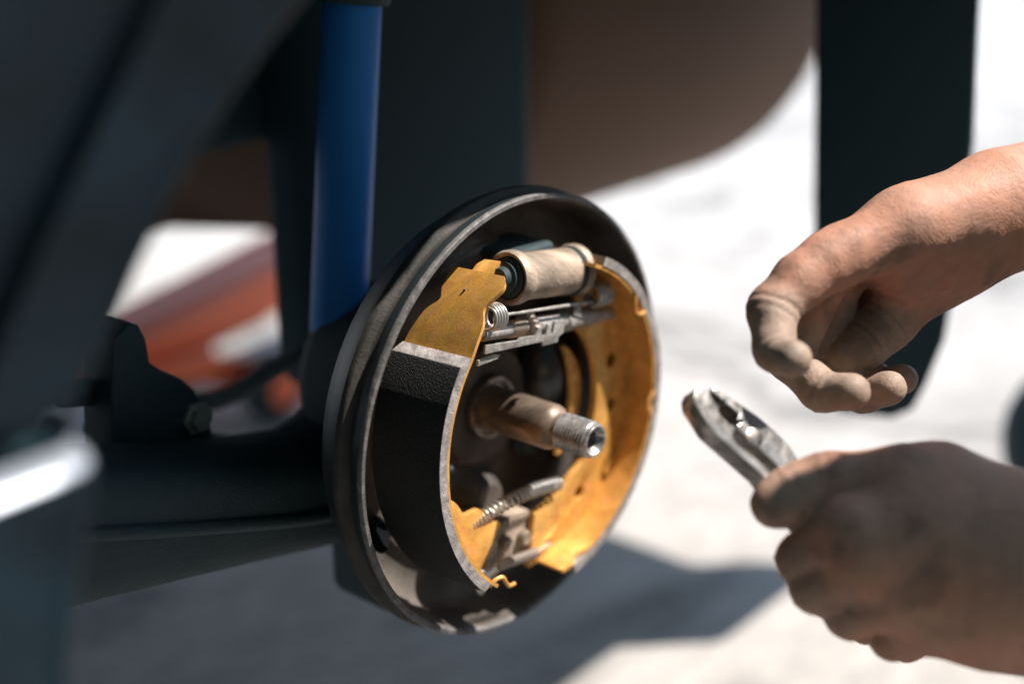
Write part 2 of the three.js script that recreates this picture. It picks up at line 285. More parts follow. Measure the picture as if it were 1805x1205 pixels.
{
  const t = thing('trailing_arm', 'black cast trailing arm with bracket and cables leading to the brake', 'suspension arm');
  // tapered box beam, section by section
  const secs = [[-0.42, 0.035, 0.05], [-0.3, 0.01, 0.042], [-0.2, -0.014, 0.034], [-0.12, -0.035, 0.029], [-0.06, -0.048, 0.029], [0.0, -0.04, 0.034], [0.03, -0.03, 0.03]];
  const pos = [], idx = [], n = 24;
  for (const [l, y, hh] of secs) for (let k = 0; k < n; k++) { const c = Math.cos(k / n * 2 * Math.PI), s = Math.sin(k / n * 2 * Math.PI), e = 0.55; pos.push(-0.102 + 0.032 * Math.sign(c) * Math.abs(c) ** e, y + hh * Math.sign(s) * Math.abs(s) ** e, -l); }
  for (let i = 0; i + 1 < secs.length; i++) for (let k = 0; k < n; k++) { const A = i * n + k, B = i * n + (k + 1) % n; idx.push(A, B, A + n, B, B + n, A + n); }
  for (const [o, f] of [[0, 1], [(secs.length - 1) * n, 0]]) for (let k = 1; k + 1 < n; k++) f ? idx.push(o, o + k + 1, o + k) : idx.push(o, o + k, o + k + 1);
  const g = new THREE.BufferGeometry(); g.setAttribute('position', new THREE.Float32BufferAttribute(pos, 3)); g.setIndex(idx); g.computeVertexNormals();
  mesh('arm', crease(g, 50), M.castIron, t);
  mesh('rib', tube([H(-0.071, 0.008, -0.25), H(-0.0695, -0.026, -0.15), H(-0.0695, -0.05, -0.07), H(-0.068, -0.056, -0.02)], 0.0035), M.castIron, t);
  mesh('hub_carrier', [latheA([[0, -0.12], [0.045, -0.12], [0.05, -0.11], [0.05, -0.06], [0.06, -0.05], [0.06, -0.043], [0, -0.043]], 40), new RoundedBoxGeometry(0.05, 0.06, 0.09, 3, 0.01).translate(-0.075, -0.085, 0.005)], M.castIron, t);
  const loc = (u, v, a) => { const d = P(u, v, 1), r = toHub(d).sub(toHub(CAM)), o = toHub(CAM), k = (a - o.x) / r.x; const q = o.addScaledVector(r, k); return [-q.z, q.y]; };
  mesh('bracket', plateLY([[200, 600], [226, 572], [246, 574], [258, 596], [266, 640], [284, 652], [322, 668], [345, 688], [356, 712], [368, 736], [388, 800], [392, 830], [330, 840], [200, 820], [195, 700]].map(([u, v]) => loc(u, v, -0.13)), -0.155, -0.13, 0.002), M.castIron, t);
  mesh('bracket_bolt', latheTo([[0, 0], [0.009, 0], [0.009, 0.002], [0.0065, 0.0022], [0.006, 0.006], [0, 0.0065]], H(-0.1299, loc(345, 735, -0.13)[1], loc(345, 735, -0.13)[0]), H(0, loc(345, 735, -0.13)[1], loc(345, 735, -0.13)[0]), 6), M.springDull, t);
  const bolt = toHub(P(222, 688, 0.72)), bolt2 = toHub(P(168, 690, 0.7));
  mesh('bushing', latheTo([[0, 0], [0.008, 0], [0.009, 0.004], [0.0075, 0.006], [0.009, 0.009], [0.0075, 0.012], [0.009, 0.015], [0.007, 0.019], [0.007, 0.045], [0, 0.045]], bolt, bolt2), M.blackPaint, t);
  mesh('brake_hose', tube([P(330, 712, 0.86), P(380, 704, 0.85), P(430, 684, 0.84), P(490, 645, 0.83), P(545, 618, 0.82), P(600, 580, 0.82), P(650, 552, 0.82), P(700, 540, 0.83)].map(toHub), 0.0062), M.rubber, t);
  mesh('handbrake_cable', tube([P(150, 752, 0.74), P(280, 766, 0.76), P(400, 780, 0.78), P(480, 783, 0.79), P(550, 784, 0.8), P(640, 800, 0.8)].map(toHub), 0.0045), M.rubber, t);
}

// ------------------------------------------------------------------ the drum brake
const brake = thing('drum_brake', 'opened drum brake with golden shoes, springs and threaded stub axle', 'drum brake');
const E1 = [Math.cos(-9 * Math.PI / 180), Math.sin(-9 * Math.PI / 180)], E2 = [-E1[1], E1[0]];   // the assembly is turned 9 degrees
const K = (a, c, s, t) => H(a, c[1] + E1[1] * s + E2[1] * t, c[0] + E1[0] * s + E2[0] * t);
{
  // stamped dish seen from inside, as a relief
  const nr = 76, na = 220, pos = [], idx = [];
  const prof = (r) => r < 0.093 ? 0 : r < 0.108 ? 0.012 * (1 - Math.sqrt(1 - ((r - 0.093) / 0.0152) ** 2)) : 0.012;
  const relief = (l, y, r) => {
    let a = -0.0315 + prof(r);
    a += 0.006 * (1 - smooth(0.030, 0.036, r));
    a += 0.0025 * smooth(0.078, 0.081, r) * (1 - smooth(0.086, 0.089, r));
    a += 0.013 * (1 - smooth(0.5, 1, Math.hypot((l + 0.006) / 0.019, (y + 0.05) / 0.017)));
    a += 0.006 * (1 - smooth(0.6, 1, Math.hypot((l + 0.01) / 0.035, (y - 0.075) / 0.022)));
    a += 0.006 * (1 - smooth(0.6, 1, Math.hypot((l + 0.055) / 0.02, (y - 0.0) / 0.03)));
    return a + 0.0004 * fbm(l * 60, y * 60, 3, 3);
  };
  for (let i = 0; i <= nr; i++) for (let k = 0; k < na; k++) { const r = 0.1085 * Math.pow(i / nr, 0.8), t = k / na * 2 * Math.PI, l = r * Math.cos(t), y = r * Math.sin(t); pos.push(relief(l, y, r), y, -l); }
  for (let i = 0; i < nr; i++) for (let k = 0; k < na; k++) { const A = i * na + k, B = i * na + (k + 1) % na; idx.push(A, B, A + na, B, B + na, A + na); }
  const g = new THREE.BufferGeometry(); g.setAttribute('position', new THREE.Float32BufferAttribute(pos, 3)); g.setIndex(idx); g.computeVertexNormals();
  if (g.attributes.normal.getX(na * 10) < 0) { for (let i = 0; i < idx.length; i += 3) { const q = idx[i]; idx[i] = idx[i + 1]; idx[i + 1] = q; } g.setIndex(idx); g.computeVertexNormals(); }
  const plate = mesh('backing_plate', g, M.plate, brake);
  // rolled rim: inner wall, thin front edge, groove and outer shoulder, then the back of the plate
  mesh('rim_wall', latheA([[0.1075, -0.0205], [0.1096, -0.012], [0.1106, -0.004], [0.1111, -0.0015]], 160), M.plate, plate);
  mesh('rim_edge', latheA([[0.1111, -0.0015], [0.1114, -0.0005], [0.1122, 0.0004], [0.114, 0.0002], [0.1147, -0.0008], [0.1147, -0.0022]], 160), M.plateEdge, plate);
  mesh('rim_groove', latheA([[0.1147, -0.0022], [0.1142, -0.006], [0.1128, -0.0085]], 160), M.blackPaint, plate);
  mesh('rim_shoulder', latheA([[0.1128, -0.0085], [0.1126, -0.0105], [0.1132, -0.0115], [0.1156, -0.0125], [0.1163, -0.0138], [0.116, -0.0165]], 160), M.shoulder, plate);
  mesh('plate_back', latheA([[0.116, -0.0165], [0.1135, -0.022], [0.1075, -0.03], [0.104, -0.037], [0.09, -0.041], [0.04, -0.043], [0, -0.043]], 160), M.blackPaint, plate);
  for (const [l, y] of [[-0.034, 0.03], [0.026, 0.034], [-0.036, -0.026], [0.03, -0.03]]) mesh('mounting_bolt', latheTo([[0, 0], [0.0085, 0], [0.0085, 0.002], [0.0062, 0.0025], [0.006, 0.007], [0.005, 0.008], [0, 0.008]], H(-0.0265, y, l), H(0, y, l), 6), M.castIron, plate);
  mesh('stamped_boss', new THREE.SphereGeometry(1, 40, 28).scale(0.019, 0.031, 0.021).translate(-0.026, 0.008, -0.05), M.glossBlack, plate);
  mesh('black_disc', latheTo([[0, 0], [0.009, 0], [0.0092, 0.0015], [0.0078, 0.003], [0.006, 0.0022], [0, 0.0022]], H(-0.0255, -0.0425, -0.081), H(-0.0155, -0.039, -0.075), 24), M.matteBlack, plate);  // plain black disc set against the dish
}
{ // stub axle
  const g = partGroup('stub_axle', brake);
  mesh('collar', latheA([[0, -0.026], [0.0165, -0.026], [0.0172, -0.025], [0.0172, -0.0215], [0.0166, -0.0205], [0.0142, -0.0205], [0.0135, -0.0225], [0, -0.0225]], 64), M.steel, g);
  mesh('shaft', latheA([[0, -0.025], [0.0122, -0.025], [0.0118, -0.02], [0.0116, -0.012], [0.0116, 0.0175], [0.0112, 0.019], [0.0098, 0.0215], [0.0086, 0.0225], [0.0084, 0.0245], [0, 0.0245]], 64), M.greased, g);
  const th = [[0.0, 0.0235], [0.0083, 0.0235], [0.0084, 0.0245]];
  for (let i = 0; i < 10; i++) { const a = 0.0247 + i * 0.00187; th.push([0.0079, a], [0.0093, a + 0.0009], [0.0093, a + 0.00105]); }
  th.push([0.0084, 0.0436], [0.0083, 0.0448], [0.0078, 0.0453], [0.0068, 0.0452], [0.0055, 0.043], [0.0046, 0.042], [0.0046, 0.034], [0, 0.032]);
  mesh('thread', latheA(th, 64), M.brightSteel, g);
}
function shoe(parts) {
  const g = partGroup('brake_shoe', brake);
  return g;
}
const X0 = -0.018, X1 = 0.0245, WEB = 0.0035;
{ // shoe on the forward side
  const g = shoe();
  g.rotation.z = 0.045;                                                  // not seated: leans inwards at the top
  const flare = (d) => d > 140 ? 0.0842 : 0.0842 + 0.0103 * Math.pow((140 - d) / 26, 1.3);
  const hi = (d) => X1 - 0.0035 * Math.exp(-(((d - 124) / 3.2) ** 2)) + 0.0018 * Math.exp(-(((d - 117) / 2.2) ** 2)) - 0.0016 * smooth(115.4, 113.5, d);
  const lo = (d) => X0 + 0.004 * Math.exp(-(((d - 124) / 2.6) ** 2)) + 0.009 * smooth(140, 118, d);
  mesh('table', band([...steps(113.5, 140, 46), ...steps(142, 231, 44)], flare, lo, hi, 0.0018), M.gold, g);
  // web: crescent, narrow along the middle, broad at the anchor end, with a tip that meets the wheel cylinder
  const out = [], inn = [];
  for (const d of steps(112.5, 236, 42)) { const r = flare(d) - 0.0016; out.push([r * Math.cos(d * Math.PI / 180), r * Math.sin(d * Math.PI / 180)]); }
  for (const d of steps(240, 118, 50)) { const r = 0.0625 - 0.009 * smooth(210, 219, d) + 0.004 * Math.exp(-(((d - 196) / 5) ** 2)) + 0.012 * smooth(135, 118, d); inn.push([r * Math.cos(d * Math.PI / 180), r * Math.sin(d * Math.PI / 180)]); }
  const tip = [[-0.02, 0.0735], [-0.0165, 0.0785], [-0.0195, 0.087], [-0.0275, 0.0895], [-0.033, 0.0885]];
  mesh('web', plateLY([...out, ...inn, ...tip], WEB - 0.002, WEB + 0.002, 0.0005), M.gold, g);
  const ph = [139.5, 140.5, 142, 143, 143.7, ...steps(144.2, 225, 56), 225.8, 226.5], cham = (d) => Math.max(0, 1 - (d - 139.5) / 4.2, 1 - (226.5 - d) / 1.2), lin = band(ph, (d) => 0.0893 - 0.0044 * cham(d), () => X0 - 0.0003, () => X1 + 0.0006, (d) => 0.0049 - 0.0044 * cham(d), 10);
  const pieces = splitFaces(lin, 143.7);
  const lining = mesh('lining', pieces[0], M.lining, g);
  mesh('lining_edge', pieces[1], M.liningCut, g);
  mesh('end_clip', tube([H(0.02, -0.066, -0.054), H(0.021, -0.0635, -0.05), H(0.022, -0.0635, -0.046), H(0.022, -0.067, -0.044), H(0.022, -0.07, -0.0415), H(0.022, -0.0705, -0.0375)], 0.0011, 30, 6).scale(1, 1, 1), M.gold, g);
  mesh('stamp_mark', ring2(), M.castIron, g);
}
function ring2() { // punched mark in the table
  const d = 119.5 * Math.PI / 180, r = 0.0916, c = H(0.0055, r * Math.sin(d), r * Math.cos(d)), n = H(0, Math.sin(d), Math.cos(d));
  return [0, 1, 2, 3].map((k) => { const a = k * 1.7, p = c.clone().add(V(Math.cos(a) * 0.0016, 0, Math.sin(a) * 0.0012)); return rod(p.clone().addScaledVector(n, -0.001), p.clone().addScaledVector(n, 0.00012), 0.0006, 0.0006, 8); });
}
function splitFaces(g, from = 0) { // rubbing surface and everything else
  const p = g.attributes.position, n = g.attributes.normal, A = [[], []], B = [[], []];
  for (let i = 0; i < p.count; i += 3) {
    const f = V(0, 0, 0), q = [0, 1, 2].map((k) => V(p.getX(i + k), p.getY(i + k), p.getZ(i + k)));
    f.copy(q[1]).sub(q[0]).cross(q[2].clone().sub(q[0])).normalize();
    const c = q[0].clone().setX(0).normalize(), mid = q[0].clone().add(q[1]).add(q[2]), deg = Math.atan2(mid.y, -mid.z) * 180 / Math.PI, w = f.dot(c) > 0.7 && !(from && deg > 0 && deg < from) ? 0 : 1;
    for (let k = 0; k < 3; k++) { A[w].push(q[k].x, q[k].y, q[k].z); B[w].push(n.getX(i + k), n.getY(i + k), n.getZ(i + k)); }
  }
  return [0, 1].map((w) => { const o = new THREE.BufferGeometry(); o.setAttribute('position', new THREE.Float32BufferAttribute(A[w], 3)); o.setAttribute('normal', new THREE.Float32BufferAttribute(B[w], 3)); return o; });
}
{ // shoe on the rear side
  const g = shoe();
  const x1 = (d) => 0.0215 - 0.003 * (Math.exp(-(((d + 6) / 2.6) ** 2)) + Math.exp(-(((d - 38) / 2.6) ** 2)) + Math.exp(-(((d + 76) / 2.6) ** 2)));
  mesh('table', band(steps(-86, 70, 80), () => 0.0838, () => X0, x1, 0.0018), M.gold, g);
  const out = [], inn = [];
  for (const d of steps(-92, 72, 50)) out.push([0.0824 * Math.cos(d * Math.PI / 180), 0.0824 * Math.sin(d * Math.PI / 180)]);
  for (const d of steps(70, -88, 60)) { const r = 0.053 + 0.004 * Math.exp(-(((d + 40) / 8) ** 2)) + 0.014 * smooth(45, 62, d); inn.push([r * Math.cos(d * Math.PI / 180), r * Math.sin(d * Math.PI / 180)]); }
  const holes = [ring(0.0395, -0.0546, 0.0038), ring(0.0135, -0.0745, 0.0022, 16), ring(0.066, 0.014, 0.0042), ring(0.067, -0.012, 0.0034)];
  mesh('web', plateLY([...out, ...inn], WEB - 0.002, WEB + 0.002, 0.0005, holes), M.gold, g);
  const pieces = splitFaces(band(steps(-80, 66, 76), () => 0.0886, () => X0 - 0.0003, () => 0.022, 0.0047, 10));
  mesh('lining', pieces[0], M.lining, g);
  mesh('lining_edge', pieces[1], M.liningCut, g);
}
{ // spring clips hooked over the edge of the rear shoe
  for (const d of [36, -8]) { const p = (dd, r, a) => H(a, r * Math.sin(dd * Math.PI / 180), r * Math.cos(dd * Math.PI / 180)); mesh('shoe_clip', tube([p(d + 5, 0.083, 0.0218), p(d + 3, 0.08, 0.0222), p(d, 0.0775, 0.0222), p(d - 3, 0.079, 0.0222), p(d - 5, 0.083, 0.0218)], 0.0011, 24, 6), M.gold, brake); }
}
{ // parking brake lever lying behind the rear web
  const out = [], inn = [];
  for (const d of steps(-46, 38, 24)) { const s = 1 - Math.abs((d + 4) / 46) ** 2; out.push([(0.045 + 0.006 * s) * Math.cos(d * Math.PI / 180), (0.045 + 0.006 * s) * Math.sin(d * Math.PI / 180)]); inn.unshift([(0.045 - 0.003 * s) * Math.cos(d * Math.PI / 180), (0.045 - 0.003 * s) * Math.sin(d * Math.PI / 180)]); }
  mesh('parking_lever', plateLY([...out, ...inn], -0.006, -0.003, 0.0004), M.gold, brake);
}
{ // wheel cylinder
  const g = partGroup('wheel_cylinder', brake), c = [0.0115, 0.0745], a = 0.004, at = (s) => K(a, c, s * 0.95, 0);
  mesh('cylinder_body', latheTo([[0, 0.006], [0.0095, 0.006], [0.0105, 0.001], [0.0124, 0], [0.0134, 0.002], [0.0134, 0.0045], [0.0127, 0.0075], [0.0117, 0.0105], [0.0116, 0.013], [0.0117, 0.04], [0.0118, 0.0465], [0.0122, 0.0472], [0.0112, 0.0478], [0, 0.0478]], at(-0.032), at(0.03), 56), M.cylinder, g);
  mesh('seal_ring', latheTo([[0, 0], [0.0119, 0], [0.0126, 0.0006], [0.0126, 0.0024], [0.0119, 0.003], [0, 0.003]], at(0.0166), at(0.03), 48), M.rubber, g);
  mesh('end_cap', latheTo([[0, 0], [0.0126, 0], [0.0133, 0.001], [0.0133, 0.0045], [0.0121, 0.0065], [0.009, 0.008], [0, 0.008]], at(0.0198), at(0.05), 56), M.cylinder, g);
  mesh('dust_boot', latheTo([[0, 0], [0.005, 0], [0.006, 0.003], [0.008, 0.0035], [0.0075, 0.006], [0.0098, 0.0065], [0.01, 0.012], [0, 0.012]], at(-0.0385), at(0), 40), M.rubber, g);
  mesh('carrier', new RoundedBoxGeometry(0.03, 0.024, 0.034, 3, 0.003).translate(-0.018, 0.0745, -0.0105), M.castIron, g);
}
{ // upper return spring: coil, long straight wire, second coil
  const g = partGroup('return_spring', brake), p = H(0.012, 0.0675, -0.043), q = H(0.012, 0.066, -0.0335), r = H(0.012, 0.0535, 0.0455);
  mesh('coil', coil([p, p.clone().lerp(q, 0.5), q], 0.006, 0.00075, 5, 16), M.spring, g);
  mesh('wire', tube([q, q.clone().lerp(r, 0.5), r], 0.0009, 20, 8), M.zinc, g);
  const c0 = H(0.01, 0.058, 0.0395), c1 = H(0.01, 0.0555, 0.0515);
  mesh('coil', coil([c0, c0.clone().lerp(c1, 0.5), c1], 0.0058, 0.0012, 5, 16), M.zinc, g);
}
{ // adjuster strut with star wheel and pawl
  const g = partGroup('adjuster_strut', brake), c = [0.0095, 0.0495], a = 0.006, at = (s, t = 0, da = 0) => K(a + da, c, s, t);
  mesh('rod', [rod(at(-0.05), at(-0.012), 0.0038), rod(at(-0.014), at(0.02), 0.0046), rod(at(0.018), at(0.054), 0.0036)], M.zinc, g);
  const th = [[0, 0]]; for (let i = 0; i < 9; i++) th.push([0.0036, i * 0.0012], [0.0044, i * 0.0012 + 0.0006]); th.push([0.0036, 0.0112], [0, 0.0112]);
  mesh('screw_thread', latheTo(th, at(-0.03), at(0), 32), M.springDull, g);
  const star = Array.from({ length: 36 }, (_, i) => { const r = i % 2 ? 0.0078 : 0.0062; return [r * Math.cos(i / 36 * 2 * Math.PI), r * Math.sin(i / 36 * 2 * Math.PI)]; });
  const sg = new THREE.ExtrudeGeometry(shape(star), { depth: 0.003, bevelEnabled: false }); sg.rotateX(-Math.PI / 2);
  mesh('star_wheel', along(crease(sg, 20), at(-0.017), at(0)), M.springDull, g);
  const flat = (pts, a0, a1) => plateLY(pts.map(([s, t]) => [c[0] + E1[0] * s + E2[0] * t, c[1] + E1[1] * s + E2[1] * t]), a0, a1, 0.0003);
  const saw = [[-0.055, -0.0075], [-0.012, -0.0062], [-0.0115, -0.0085], [0.0, -0.0078], [0.0005, -0.005], [0.004, -0.0035], [0.004, 0.001], [0.0005, 0.0015], [-0.001, 0.0035], [-0.004, 0.003], [-0.0045, -0.003], [-0.006, -0.003], [-0.0065, 0.0025], [-0.0095, 0.002], [-0.0102, -0.003], [-0.0135, -0.003], [-0.014, 0.0015], [-0.0165, 0.001], [-0.018, -0.0025], [-0.03, -0.0022], [-0.031, -0.0035], [-0.055, -0.003]];
  mesh('pawl_plate', flat(saw, 0.0128, 0.0142), M.zinc, g);
  mesh('fork', [flat([[-0.057, -0.0135], [-0.043, -0.0115], [-0.0415, -0.0098], [-0.046, -0.0088], [-0.057, -0.0105]], 0.0108, 0.0125), flat([[-0.058, -0.001], [-0.043, 0.0], [-0.043, 0.003], [-0.058, 0.003]], 0.0075, 0.0092)], M.zinc, g);
  mesh('sleeve', latheTo([[0, 0], [0.0048, 0], [0.0058, 0.001], [0.0058, 0.006], [0.005, 0.008], [0.005, 0.022], [0.0042, 0.025], [0.0035, 0.03], [0, 0.03]], at(0.012), at(0.05), 32), M.zinc, g);
  mesh('latch', flat([[0.014, 0.0035], [0.021, 0.002], [0.019, 0.0075], [0.0155, 0.0095], [0.0145, 0.0075]], 0.0105, 0.012), M.zinc, g);
}
{ // lower spring: tight coil bowed upwards
  mesh('lower_spring', coil([H(0.004, -0.0405, -0.0475), H(0.0055, -0.0385, -0.034), H(0.0065, -0.0372, -0.014), H(0.0065, -0.0388, 0.004), H(0.006, -0.0425, 0.021)], 0.0031, 0.0007, 22, 16, 6, [0.004, 0.004]), M.spring, brake);
  mesh('anchor_spring', coil([H(0.0085, -0.0685, -0.031), H(0.0085, -0.071, -0.015), H(0.0085, -0.0735, 0.001)], 0.0022, 0.00056, 15, 14, 6), M.springDull, brake);
  mesh('spring_hook', tube([H(0.0085, -0.0665, -0.032), H(0.008, -0.0685, -0.036), H(0.007, -0.0675, -0.042), H(0.0055, -0.0655, -0.045)], 0.0008, 16, 6), M.springDull, brake);
  mesh('spring_hook', tube([H(0.0085, -0.0735, 0.002), H(0.008, -0.0735, 0.006), H(0.0075, -0.0735, 0.0105), H(0.0065, -0.074, 0.013), H(0.003, -0.0745, 0.0145)], 0.0008, 16, 6), M.springDull, brake);
}
{ // anchor block at the bottom
  const g = partGroup('anchor_block', brake), c = [-0.0135, -0.0635];
  const pts = [[-0.0205, 0.01], [-0.008, 0.0105], [-0.006, 0.0118], [0.004, 0.0115], [0.006, 0.0102], [0.0205, 0.0105], [0.021, -0.009], [0.012, -0.0105], [-0.0195, -0.0105]].map(([s, t]) => [c[0] + E1[0] * s + E2[0] * t, c[1] + E1[1] * s + E2[1] * t]);
  mesh('block', plateLY(pts, -0.03, 0.0015, 0.0012), M.cylinder, g);
  for (const s of [-0.0055, 0.0095]) mesh('rivet', latheTo([[0, 0], [0.0042, 0], [0.0042, 0.003], [0.0034, 0.0048], [0, 0.0052]], K(0.001, c, s, 0.0002), K(0.02, c, s, 0.0002), 28), M.cylinder, g);
  mesh('web_guide', plateLY([[-0.0205, -0.0105], [-0.014, -0.0105], [-0.0135, 0.003], [-0.0205, 0.0065]].map(([s, t]) => [c[0] + E1[0] * s + E2[0] * t, c[1] + E1[1] * s + E2[1] * t]), 0.0012, 0.0052, 0.0008), M.cylinder, g);
}

// ------------------------------------------------------------------ trolley jack on the ground behind
{
  const t = thing('trolley_jack', 'red trolley jack with black wheels standing on the concrete beyond the axle', 'jack', false);
  const o = G(488, 742), q = G(545, 505, 0.1).sub(G(262, 600, 0.1)).setY(0).normalize(); t.position.copy(o); t.rotation.y = Math.atan2(-q.z, q.x);
  const ext = (pts, z0, z1) => { const g = new THREE.ExtrudeGeometry(shape(pts), { depth: z1 - z0, bevelEnabled: true, bevelSize: 0.002, bevelThickness: 0.002, bevelSegments: 2 }); g.translate(0, 0, z0); return crease(g, 30); };
  for (const z of [0.0, -0.17]) {
    const w = mesh('wheel', latheTo([[0, 0], [0.03, 0], [0.041, 0.004], [0.042, 0.008], [0.042, 0.02], [0.041, 0.024], [0.03, 0.028], [0, 0.028]], V(0, 0.0425, z - 0.014), V(0, 0.0425, 1), 32), M.rubber, t);
    mesh('hub', latheTo([[0, 0], [0.018, 0], [0.02, 0.003], [0, 0.004]], V(0, 0.0425, z > -0.1 ? z + 0.0145 : z - 0.0185), V(0, 0.0425, 1), 24), M.jackRed, w);
    const r = z > -0.1 ? -0.035 : -0.142;
    mesh('side_plate', ext([[-0.21, 0.085], [-0.2, 0.07], [-0.1, 0.074], [0.0, 0.03], [0.03, 0.034], [0.03, 0.055], [-0.08, 0.096], [-0.2, 0.1]], r, r + 0.005), M.jackRed, t);
    mesh('caster', latheTo([[0, 0], [0.018, 0], [0.022, 0.004], [0.022, 0.014], [0.018, 0.018], [0, 0.018]], V(-0.2, 0.0225, r - 0.006), V(-0.2, 0.0225, 1), 24), M.rubber, t);
  }
  mesh('axle', rod(V(0, 0.0425, -0.16), V(0, 0.0425, -0.01), 0.008), M.castIron, t);
  const armSide = [[-0.19, 0.095], [-0.19, 0.122], [-0.05, 0.142], [0.3, 0.2], [0.4, 0.2], [0.4, 0.168], [0.12, 0.112], [-0.05, 0.1]];
  for (const z of [-0.128, -0.052]) mesh('lift_arm', ext(armSide, z, z + 0.006), M.jackRed, t);
  mesh('top_cover', ext([[-0.18, 0.108], [-0.18, 0.121], [-0.05, 0.14], [0.3, 0.197], [0.3, 0.186], [-0.05, 0.128]], -0.118, -0.058), M.jackRed, t);
  mesh('saddle', latheTo([[0, 0], [0.03, 0], [0.04, 0.012], [0.04, 0.02], [0.03, 0.016], [0, 0.014]], V(0.35, 0.196, -0.087), V(0.35, 1, -0.087), 28), M.castIron, t);
  mesh('hydraulic_ram', rod(V(-0.14, 0.085, -0.087), V(0.06, 0.1, -0.087), 0.018), M.castIron, t);
  mesh('handle_socket', rod(V(-0.19, 0.08, -0.087), V(-0.26, 0.13, -0.087), 0.016), M.jackRed, t);
}

// ------------------------------------------------------------------ slip-joint pliers
{
  const t = thing('pliers', 'steel slip-joint pliers with serrated jaws held in the lower hand', 'pliers', false);
  const n = V(0, 0, 0).addScaledVector(RT, 0.42).addScaledVector(UP, 0.36).addScaledVector(BK, 0.83).normalize(), o = P(1290, 760, 0.588);
  const ex = V(0, 1, 0).cross(n).normalize(), ey = n.clone().cross(ex);
  t.position.copy(o); t.quaternion.setFromRotationMatrix(new THREE.Matrix4().makeBasis(ex, ey, n));
  const pt = (u, v) => { const r = P(u, v, 1).sub(CAM), k = o.clone().sub(CAM).dot(n) / r.dot(n), q = CAM.clone().addScaledVector(r, k).sub(o); return [q.dot(ex), q.dot(ey)]; };
  const px = (a) => a.map(([x, y]) => pt(1200 + x / 4.157, 670 + y / 4.157));
  const solid = (pts, z0, z1, b = 0.0004) => { const g = new THREE.ExtrudeGeometry(shape(pts), { depth: z1 - z0 - 2 * b, bevelEnabled: true, bevelThickness: b, bevelSize: b, bevelOffset: -b, bevelSegments: 3 }); g.translate(0, 0, z0 + b); return crease(g, 30); };
  const saw = (a, b, k) => { const r = []; for (let i = 0; i < k; i++) { const f = i / k, g = (i + 0.5) / k; r.push([a[0] + (b[0] - a[0]) * f, a[1] + (b[1] - a[1]) * f]); r.push([a[0] + (b[0] - a[0]) * g - 17, a[1] + (b[1] - a[1]) * g + 11]); } return r; };
  mesh('jaw', solid(px([[120, 60], [150, 50], [205, 60], [225, 120], [278, 195], [282, 235], [300, 262], [355, 318], [408, 340], [400, 372], [382, 390], [388, 430], [428, 482], [540, 560], [620, 630], [720, 740], [1000, 1040], [1250, 1330], [1190, 1390], [940, 1100], [700, 830], [600, 695], [480, 590], [330, 460], [225, 365], [165, 265], [110, 180], [98, 110]]), -0.0105, 0), M.pliers, t);
  mesh('jaw', solid(px([[238, 52], [262, 58], [380, 140], [570, 268], [700, 380], [800, 490], [880, 620], [1010, 760], [1280, 1060], [1480, 1290], [1420, 1350], [1190, 1110], [900, 810], [740, 660], [560, 490], [412, 352], [418, 326], [470, 305], ...saw([432, 285], [438, 238], 2), ...saw([438, 238], [335, 158], 6), ...saw([322, 140], [232, 68], 5)].reverse()), -0.0105, 0.0004), M.pliers, t);
  const pv = pt(1200 + 540 / 4.157, 670 + 420 / 4.157);
  mesh('pivot_bolt', latheTo([[0, 0], [0.0042, 0], [0.0041, 0.0004], [0.003, 0.0007], [0, 0.0008]], V(pv[0], pv[1], 0.0002), V(pv[0], pv[1], 1), 32), M.steel, t);
}

